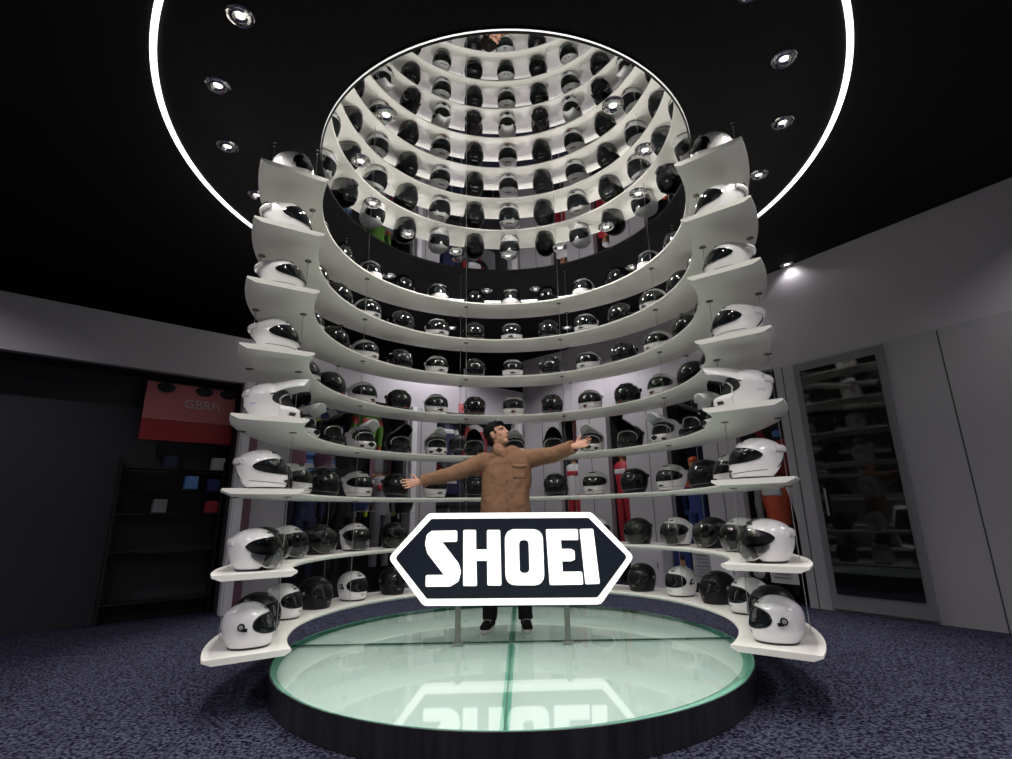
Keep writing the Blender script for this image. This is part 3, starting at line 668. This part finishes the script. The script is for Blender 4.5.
hair = b.obj('hair', 'hair', per)
cut = H(0, .050, .0)
finish(hair, .005, 3)
bm = bmesh.new(); bm.from_mesh(hair.data)
kill = []
for vtx in bm.verts:
    q = HM.transposed() @ (vtx.co-hc)
    if q.y > .030 and q.z < .060-.0*abs(q.x): kill.append(vtx)
    elif q.y > -.028 and q.z < -.02: kill.append(vtx)
    elif abs(q.x) > .05 and -.035 < q.y < .012 and q.z < .016: kill.append(vtx)
bmesh.ops.delete(bm, geom=kill, context='VERTS'); bm.to_mesh(hair.data); bm.free()
# shirt
b = MB()
b.tube([V(-.005, .0, .80), V(-.008, 0, .92), V(-.005, 0, 1.08), V(.012, 0, 1.25), V(.018, 0, 1.36), V(.012, .0, 1.415), V(-.005, .0, 1.455), V(-.022, .0, 1.480)],
       [(.228, .150), (.222, .145), (.214, .140), (.222, .142), (.215, .130), (.178, .112), (.125, .095), (.088, .082)], 32, up=V(0, 1, 0))
for s_, e_, w_ in ((shL, elL, wrL), (shR, elR, wrR)):
    w2_ = e_.lerp(w_, .93)
    b.ell(s_+V(0, 0, -.015), (.080, .076, .074)); b.tube([s_.lerp(V(0, 0, 1.36), .25), s_, s_.lerp(e_, .5), e_, e_.lerp(w2_, .5), w2_], [.088, .083, .076, .068, .059, .052], 18)
b.ell(V(-.03, 0, 1.425), (.125, .085, .052)); shirt = b.obj('shirt', 'shirt', per); finish(shirt, .009, 8, deco=(.085, .026))
def on_shirt(x, z, off=.004):
    """front surface of the shirt at x, z"""
    best = shirt.ray_cast(V(x, -1, z), V(0, 1, 0))
    return best[1]+V(0, -off, 0) if best[0] else V(x, -.14, z)
bpy.context.view_layer.update()
col_ = MB()
col_.tube([V(-.10, -.02, 1.468), V(-.085, -.075, 1.462), V(-.035, -.105, 1.445), V(-.010, -.118, 1.400)], [(.009, .022), (.009, .026), (.008, .024), (.005, .008)], 10)
col_.tube([V(.055, -.0, 1.475), V(.040, -.065, 1.462), V(.015, -.100, 1.445), V(.010, -.118, 1.400)], [(.009, .022), (.009, .026), (.008, .024), (.005, .008)], 10)
col_.tube([V(.055, -.0, 1.475), V(.0, .075, 1.49), V(-.07, .06, 1.488), V(-.10, -.02, 1.468)], .020, 10)
col_.obj('collar', 'shirt', per)
pts = [on_shirt(.002+.012*(k/12), 1.40-.055*k, .002) for k in range(10)]
MB().tube(pts, [(.018, .003)]*len(pts), 8, up=V(0, 1, 0)).obj('placket', 'shirt', shirt)
for k in range(6):
    p = on_shirt(.004+.010*k/6, 1.355-.078*k, .008); MB().tube([p, p+V(0, -.004, 0)], .0075, 12, up=V(1, 0, 0)).obj('button', 'button', shirt)
# chest pocket: a plate that follows the shirt
v = []; f = []; N = 8
for i in range(N+1):
    for j in range(N+1): v.append(on_shirt(.068+.115*i/N, 1.225+.115*j/N, .005))
for i in range(N):
    for j in range(N): q = i*(N+1)+j; f.append((q, q+N+1, q+N+2, q+1))
o = MB().add(v, f).obj('chest_pocket', 'shirt', shirt); md = o.modifiers.new('s', 'SOLIDIFY'); md.thickness = .005
v = [on_shirt(.062+.127*i/N, 1.345-.022*j-.012*(1-abs(i/N*2-1))*j, .011) for i in range(N+1) for j in range(2)]
f = [(2*i, 2*i+2, 2*i+3, 2*i+1) for i in range(N)]
o = MB().add(v, f).obj('pocket_flap', 'shirt', shirt); md = o.modifiers.new('s', 'SOLIDIFY'); md.thickness = .004
for e_, w_ in ((elL, wrL), (elR, wrR)):
    MB().tube([e_.lerp(w_, .80), e_.lerp(w_, .96)], [.060, .056], 20).obj('cuff', 'shirt', shirt)
MB().tube([neck0+V(0, -.012, -.02), neck0+V(-.004, -.020, .035)], [(.068, .064), (.062, .058)], 20).obj('undershirt', 'tee', per)
b = MB(); b.tube([V(0, 0, .98), V(0, 0, .86)], [(.165, .11), (.175, .118)], 24, up=V(0, 1, 0))
for h_, k_, a_ in ((hipL, knL, anL), (hipR, knR, anR)): b.tube([h_+V(0, 0, .03), h_.lerp(k_, .5), k_, k_.lerp(a_, .5), a_+V(0, 0, -.015)], [.098, .088, .074, .066, .062], 18, up=V(0, 1, 0))
finish(b.obj('trousers', 'trousers', per), .009, 5, deco=(.09, .012))
for a_, tw in ((anL, -.25), (anR, .06)):
    M = Matrix.Rotation(tw, 3, 'Z'); c = V(a_.x, a_.y, 0)
    b = MB(); q = lambda x, y, z: c+M @ V(x, y, z)
    b.ell(q(0, -.055, .045), (.043, .125, .040), M); b.ell(q(0, -.125, .036), (.045, .060, .034), M); b.tube([q(0, .02, .03), q(0, .015, .10), q(0, .012, .135)], [.044, .046, .050], 18, up=V(0, 1, 0))
    s_ = b.obj('shoe', 'shoe', per); finish(s_, .006, 4)
    b = MB(); o2 = []
    for k in range(32):
        a = 2*pi*k/32; o2.append(q((.046+.006*(sin(a) < 0)*abs(sin(a)))*cos(a), -.055+.138*sin(a), 0))
    n = 32; b.add([p+V(0, 0, .001) for p in o2]+[p+V(0, 0, .026) for p in o2], [tuple(range(n)), tuple(range(2*n-1, n-1, -1))]+[(k, (k+1) % n, (k+1) % n+n, k+n) for k in range(n)])
    b.obj('sole', 'sole', s_, bevel=.004)
    for k in range(3): b = MB(); b.tube([q(-.036, -.03-.03*k, .088-.012*k), q(0, -.045-.03*k, .100-.014*k), q(.036, -.03-.03*k, .088-.012*k)], .005, 8); b.obj('strap', 'decal_grey', s_)

# ------------------------------------------------------------------ goods in the wall niches
def suit(org, d, s, off, side, z_sh, cols, label, head=None, scale=1.0, legs=True, group='racing suits on the shop wall'):
    """hanging or worn racing suit: torso, sleeves, legs, stripes"""
    pos = onwall(org, d, s, 0, off, side); rz = math.atan2(d.y, d.x)
    t = empty('racing_suit', pos, rz); sgn = -side     # +y local = away? front faces the room
    k = scale*.92
    b = MB(); b.tube([(0, 0, z_sh-.62*k), (0, 0, z_sh-.45*k), (0, 0, z_sh-.2*k), (0, 0, z_sh-.03*k), (0, 0, z_sh+.02*k)], [(.17*k, .10*k), (.15*k, .09*k), (.20*k, .11*k), (.20*k, .09*k), (.08*k, .06*k)], 20, up=V(0, 1, 0)); b.obj('jacket', cols[0], t)
    for q in (-1, 1):
        b = MB(); b.tube([(q*.19*k, 0, z_sh-.05*k), (q*.25*k, 0, z_sh-.3*k), (q*.26*k, -.03*sgn, z_sh-.56*k)], [.066*k, .055*k, .042*k], 12, up=V(0, 1, 0)); sl = b.obj('sleeve', cols[1], t)
        b = MB(); b.tube([(q*.205*k, 0, z_sh-.11*k), (q*.232*k, 0, z_sh-.22*k)], [.068*k, .064*k], 12, up=V(0, 1, 0)); b.obj('sleeve_stripe', cols[2], sl)
        b = MB(); b.tube([(q*.26*k, -.03*sgn, z_sh-.55*k), (q*.262*k, -.03*sgn, z_sh-.64*k)], [.040*k, .030*k], 10, up=V(0, 1, 0)); b.obj('glove', cols[3], t)
        if legs:
            b = MB(); b.tube([(q*.085*k, 0, z_sh-.58*k), (q*.10*k, 0, z_sh-1.0*k), (q*.11*k, 0, z_sh-1.42*k)], [.100*k, .080*k, .058*k], 14, up=V(0, 1, 0)); b.obj('trouser_leg', cols[4], t)
    b = MB(); b.box((0, 0, z_sh-.17*k), (.26*k, .225*k, .10*k)); b.obj('chest_band', cols[2], t, bevel=.02)
    if head:
        b = MB(); b.ell((0, 0, z_sh+.15*k), (.075*k, .09*k, .11*k)); b.tube([(0, 0, z_sh), (0, 0, z_sh+.08*k)], .05*k, 12); hh = b.obj('head', head, t)
        b = MB(); b.ell((0, 0, z_sh+.20*k), (.08*k, .095*k, .065*k)); b.obj('cap', cols[2], hh)
    tag(t, label, 'racing suit', group); return t
suit(K, dL, 4.10, .22, -1, 1.46, ['c_navy', 'c_navy', 'c_orange', 'c_black', 'c_navy'], 'dark navy racing suit with orange sleeve bands in left niche')
suit(K, dL, 3.50, .22, -1, 1.50, ['c_black', 'c_black', 'c_blue', 'c_black', 'c_black'], 'black racing suit with blue chest band in left niche')
suit(K, dL, 2.92, .22, -1, 1.52, ['c_grey', 'c_white', 'c_red', 'c_yellow', 'c_grey'], 'grey and white racing suit with yellow gloves in left niche')
suit(K, dL, 3.22, .22, -1, 2.52, ['c_green', 'c_green', 'c_red', 'c_orange', 'c_black'], 'green and red racing jacket high in left niche', legs=False)
suit(K, dL, 1.70, .22, -1, 2.50, ['c_navy', 'c_navy', 'c_white', 'c_black', 'c_navy'], 'navy racing suit with white band in the middle niche', legs=False)
suit(K, dL, 1.05, .22, -1, 2.52, ['c_white', 'c_red', 'c_red', 'c_red', 'c_white'], 'white and red racing suit in the middle niche', legs=False)
suit(K, d1, .98, .22, 1, 1.78, ['c_white', 'c_red', 'c_red', 'c_red', 'c_red'], 'red and white racing suit on a mannequin in narrow back niche', 'c_tan')
suit(R1, d2, .17, .18, 1, 1.74, ['c_red', 'c_red', 'c_white', 'c_black', 'c_red'], 'plain red racing suit on a mannequin behind the spread hand', 'c_tan')
suit(R1, d2, 1.53, .22, 1, 1.46, ['c_blue', 'c_blue', 'c_orange', 'c_sky', 'c_blue'], 'blue racing suit on a mannequin in the right niche', 'c_tan')
suit(R1, d2, 2.70, .20, 1, 1.30, ['c_orange', 'c_white', 'c_white', 'c_black', 'c_black'], 'orange and white racing suit in far right niche', scale=1.05)
def poster(org, d, s0, s1, z0, z1, off, side, base, shapes, label, frame='c_black', name='poster', cat='poster', group='posters and pictures on the wall'):
    t = empty(name, onwall(org, d, (s0+s1)/2, (z0+z1)/2, off, side), math.atan2(d.y, d.x)); w, h = s1-s0, z1-z0
    MB().box((0, 0, 0), (w, .012, h)).obj('board', base, t, False)
    fy = -.009*side
    for sh in shapes:
        typ, x, z, a, c_, m = sh[:6]
        b = MB()
        if typ == 'r': b.box((x*w/2, fy, z*h/2), (a*w, .006, c_*h), M=Matrix.Rotation(sh[6] if len(sh) > 6 else 0, 3, 'Y'))
        else: b.ell((x*w/2, fy, z*h/2), (a*w/2, .006, c_*h/2))
        b.obj('printed_shape', m, t, typ != 'r')
    tag(t, label, cat, group); return t
poster(K, dL, 3.62, 4.40, 1.55, 2.02, .40, -1, 'c_sky', [('r', 0, .55, 1, .14, 'c_white'), ('r', 0, .05, 1, .12, 'c_blue'), ('r', -.1, -.5, .9, .15, 'c_white'), ('e', .45, -.1, .35, .9, 'c_purple')], 'blue and white striped poster behind the left helmets')
poster(K, dL, 3.55, 4.30, 2.16, 2.62, .30, -1, 'c_blue', [('e', .3, .1, .28, .5, 'c_white'), ('e', .3, .1, .2, .36, 'c_sky'), ('r', -.5, .2, .18, .5, 'c_white', .6), ('r', -.1, -.4, .4, .18, 'c_yellow', -.3), ('r', .75, .3, .16, .3, 'c_white', -.5)], 'blue poster with white round emblem high in left niche')
poster(K, dL, 2.66, 3.05, 1.50, 1.95, .40, -1, 'c_purple', [('e', 0, 0, .6, .6, 'c_grey'), ('r', 0, -.7, .8, .1, 'c_tan')], 'dark brown framed photo beside the white post')
poster(K, dL, 1.25, 2.0, 1.30, 2.10, .42, -1, 'c_navy', [('e', -.3, .3, .5, .2, 'c_grey'), ('r', .3, -.1, .3, .3, 'c_red', .6), ('r', -.1, -.5, .7, .06, 'c_white'), ('e', .5, .5, .2, .2, 'c_white')], 'navy poster with red mark behind the outstretched sleeve')
poster(K, dL, .32, 1.1, 1.35, 2.2, .42, -1, 'c_grey', [('e', 0, .2, .5, .5, 'c_black'), ('r', .4, -.5, .4, .2, 'c_red', .3), ('r', -.4, .6, .3, .1, 'c_white')], 'grey poster with black disc behind the person')
poster(K, dL, 1.2, 1.6, 2.68, 2.84, -.01, -1, 'c_pink', [('r', 0, -.2, .7, .2, 'c_red')], 'small pink sign above the middle niche', name='wall_sign', cat='sign')
poster(K, d1, .86, 1.20, 2.0, 2.6, .42, 1, 'c_pink', [('e', .2, 0, .5, .6, 'c_red'), ('r', -.3, .3, .3, .2, 'c_sky', .5), ('r', .3, -.6, .4, .1, 'c_white')], 'pink and red poster in the narrow back niche')
poster(R1, d2, .02, .40, 1.95, 2.6, .42, 1, 'c_grey', [('e', -.1, .2, .6, .4, 'c_sky'), ('r', .2, -.2, .2, .5, 'c_white', .6), ('r', -.2, -.5, .5, .1, 'c_red', -.5), ('e', .4, .6, .3, .2, 'c_navy')], 'grey, blue and red poster above the plain red suit')
poster(R1, d2, 1.27, 1.83, 1.65, 2.1, .42, 1, 'c_navy', [('r', -.4, .5, .3, .2, 'c_white', .3), ('e', .3, .6, .5, .3, 'c_red'), ('r', .1, .1, .4, .1, 'c_sky')], 'dark poster with red and white figures above the blue suit')
poster(R1, d2, 2.42, 3.0, 1.35, 2.3, .42, 1, 'c_red', [('e', .0, .35, .7, .4, 'c_black'), ('e', .1, .6, .5, .14, 'c_yellow'), ('e', 0, .2, .4, .2, 'c_sky')], 'red poster with a dark helmet picture in far right niche')
lines = [('r', 0, .8, .6, .05, 'c_black')]+[('r', -.1+.04*(k % 3), .6-.2*k, .62-.05*(k % 3), .018, 'c_grey') for k in range(7)]
poster(R1, d2, 1.22, 1.50, .0, .42, -.03, 1, 'c_blue', [('e', 0, -.7, .8, .7, 'c_white'), ('e', 0, .1, .32, .42, 'c_tan'), ('e', 0, .34, .34, .24, 'c_black')], 'blue portrait photo on the wall behind the lowest shelf')
poster(R1, d2, 1.53, 1.86, -.02, .43, -.03, 1, 'c_white', lines, 'white printed notice sheet beside the blue portrait photo')
poster(R1, d2, 2.36, 2.58, .10, .42, -.03, 1, 'c_black', [('e', 0, .2, .5, .5, 'c_tan'), ('e', .1, -.5, .7, .4, 'c_white')], 'black photo card near the right end of the shelves')
poster(R1, d2, 2.62, 2.95, .08, .42, -.03, 1, 'c_white', lines, 'white notice card beside the black photo card')
# white ledge cabinets under the right wall notices
for s0, s1, lab in ((.56, 1.18, 'white low cabinet left of the blue portrait photo'), (1.95, 2.33, 'white low cabinet between the notices')):
    t = empty('low_cabinet', onwall(R1, d2, (s0+s1)/2, Z0, -.12), ang2)
    MB().box((0, 0, .28), (s1-s0, .22, .56)).obj('body', 'post_white', t, False, bevel=.004); MB().box((.0, -.113, .28), (s1-s0-.04, .008, .50)).obj('door', 'post_white', t, False); MB().tube([((s1-s0)*.35, -.125, .3), ((s1-s0)*.35, -.125, .38)], .005, 8).obj('handle', 'c_black', t)
    tag(t, lab, 'cabinet')
# racing helmets on brackets
def race_helmet(s, z, off, cols, label):
    t = empty('racing_helmet', onwall(K, dL, s, z, off, -1), math.atan2(dL.y, dL.x))
    F = SPORT; v, f = F.body(14, 36); MB().add(v, f).obj('shell', cols[0], t)
    lo, hi = oval(80, .138, .092, .182, 3); wz(F, 'visor', 'visor', t, -80, 80, lo, hi, .004, na=24, nz=5)
    wz(F, 'side_flash', cols[1], t, 85, 165, lambda a: .06, lambda a: .15, .003, na=10, nz=3); wz(F, 'brow_flash', cols[2], t, -60, 60, lambda a: .188, lambda a: .222, .003, na=14, nz=3); wz(F, 'chin_flash', cols[1], t, -50, 50, lambda a: .02, lambda a: .08, .003, na=14, nz=3)
    t.rotation_euler.z += pi+.3
    tag(t, label, 'helmet', 'racing replica helmets on the wall')
    b = MB(); c = onwall(K, dL, s, z-.012, off, -1); b.box(c, (.28, .34, .012), math.atan2(dL.y, dL.x)); b.box(onwall(K, dL, s, z-.05, off+.15, -1), (.03, .02, .08), math.atan2(dL.y, dL.x)); br = b.obj('bracket_shelf', 'steel', smooth=False); tag(br, 'small bracket shelf under the '+label.split(' racing')[0]+' helmet', 'shelf')
race_helmet(3.42, 1.02, -.10, ['c_blue', 'c_red', 'c_yellow'], 'blue, red and yellow racing helmet in left niche')
race_helmet(2.72, .98, -.12, ['c_black', 'c_yellow', 'c_red'], 'black, yellow and red racing helmet beside the sign corner')
race_helmet(3.95, 1.62, .05, ['c_purple', 'c_grey', 'c_black'], 'dull maroon racing helmet before the striped poster')
race_helmet(1.72, 2.0, -.14, ['c_black', 'c_grey', 'c_tan'], 'black and tan racing helmet in the middle niche')
# table with dark top in the middle niche
t = empty('display_table', onwall(K, dL, 1.2, Z0, .05, -1), math.atan2(dL.y, dL.x)); MB().box((0, 0, 1.22), (1.5, .5, .05)).obj('top', 'c_black', t, False)
for x in (-.7, .7):
    for y in (-.2, .2): MB().tube([(x, y, 0), (x, y, 1.2)], .02, 10).obj('leg', 'steel', t)
MB().box((0, -.05, .85), (1.36, .3, .5)).obj('front_panel', 'c_navy', t, False)
tag(t, 'tall dark display table in the middle niche behind the sign', 'table')
# red shop sign and goods in the opening on the left
t = empty('banner_sign', onwall(K, dL, 5.62, 2.36, .30, -1), math.atan2(-dL.y, -dL.x))
MB().box((0, 0, 0), (1.0, .05, .46)).obj('board', 'c_pink', t, False)
MB().box((0, 0, -.36), (1.0, .05, .25)).obj('lower_board', 'c_red', t, False)
cu = bpy.data.curves.new('t', 'FONT'); cu.body = 'GBRFi'; cu.size = .16; cu.extrude = .003; cu.align_x = 'CENTER'
o = bpy.data.objects.new('t', cu); COL.objects.link(o); me = bpy.data.meshes.new_from_object(o.evaluated_get(bpy.context.evaluated_depsgraph_get())); bpy.data.objects.remove(o)
me.transform(Matrix.Translation((.12, -.030, -.06)) @ Matrix.Rotation(pi/2, 4, 'X')); me.materials.clear(); me.materials.append(MAT['c_white']); o = bpy.data.objects.new('lettering', me); COL.objects.link(o); o.parent = t
for x in (-.3, .12, .4): MB().ell((x, -.03, .17), (.10, .02, .06)).obj('emblem', 'c_black', t)
tag(t, 'red sign board with white letters in the opening on the left', 'sign')
for k, (s, z, c_, nm) in enumerate([(5.22, 1.62, 'c_white', 'small white'), (5.25, 1.35, 'c_blue', 'blue'), (5.24, 1.08, 'c_red', 'red'), (5.5, 1.38, 'c_sky', 'light blue'), (5.75, 1.62, 'c_navy', 'navy'), (5.8, 1.1, 'c_grey', 'grey')]):
    b = MB(); b.box(onwall(K, dL, s, z, .36, -1), (.14, .14, .16), math.atan2(dL.y, dL.x)); o = b.obj('goods_box', c_, smooth=False, bevel=.01)
    tag(o, '%s goods box in the dark opening on the left' % nm, 'box', 'goods in the left opening')
t = empty('goods_rack', onwall(K, dL, 5.7, Z0, .36, -1), math.atan2(dL.y, dL.x))
for z in (.2, .75, 1.17, 1.44, 1.69): MB().box((0, 0, z-.0), (1.1, .22, .012)).obj('rack_board', 'c_black', t, False)
for x in (-.54, .54): MB().box((x, 0, .9), (.02, .22, 1.8)).obj('rack_side', 'c_black', t, False)
tag(t, 'dark goods rack in the opening on the left', 'rack')
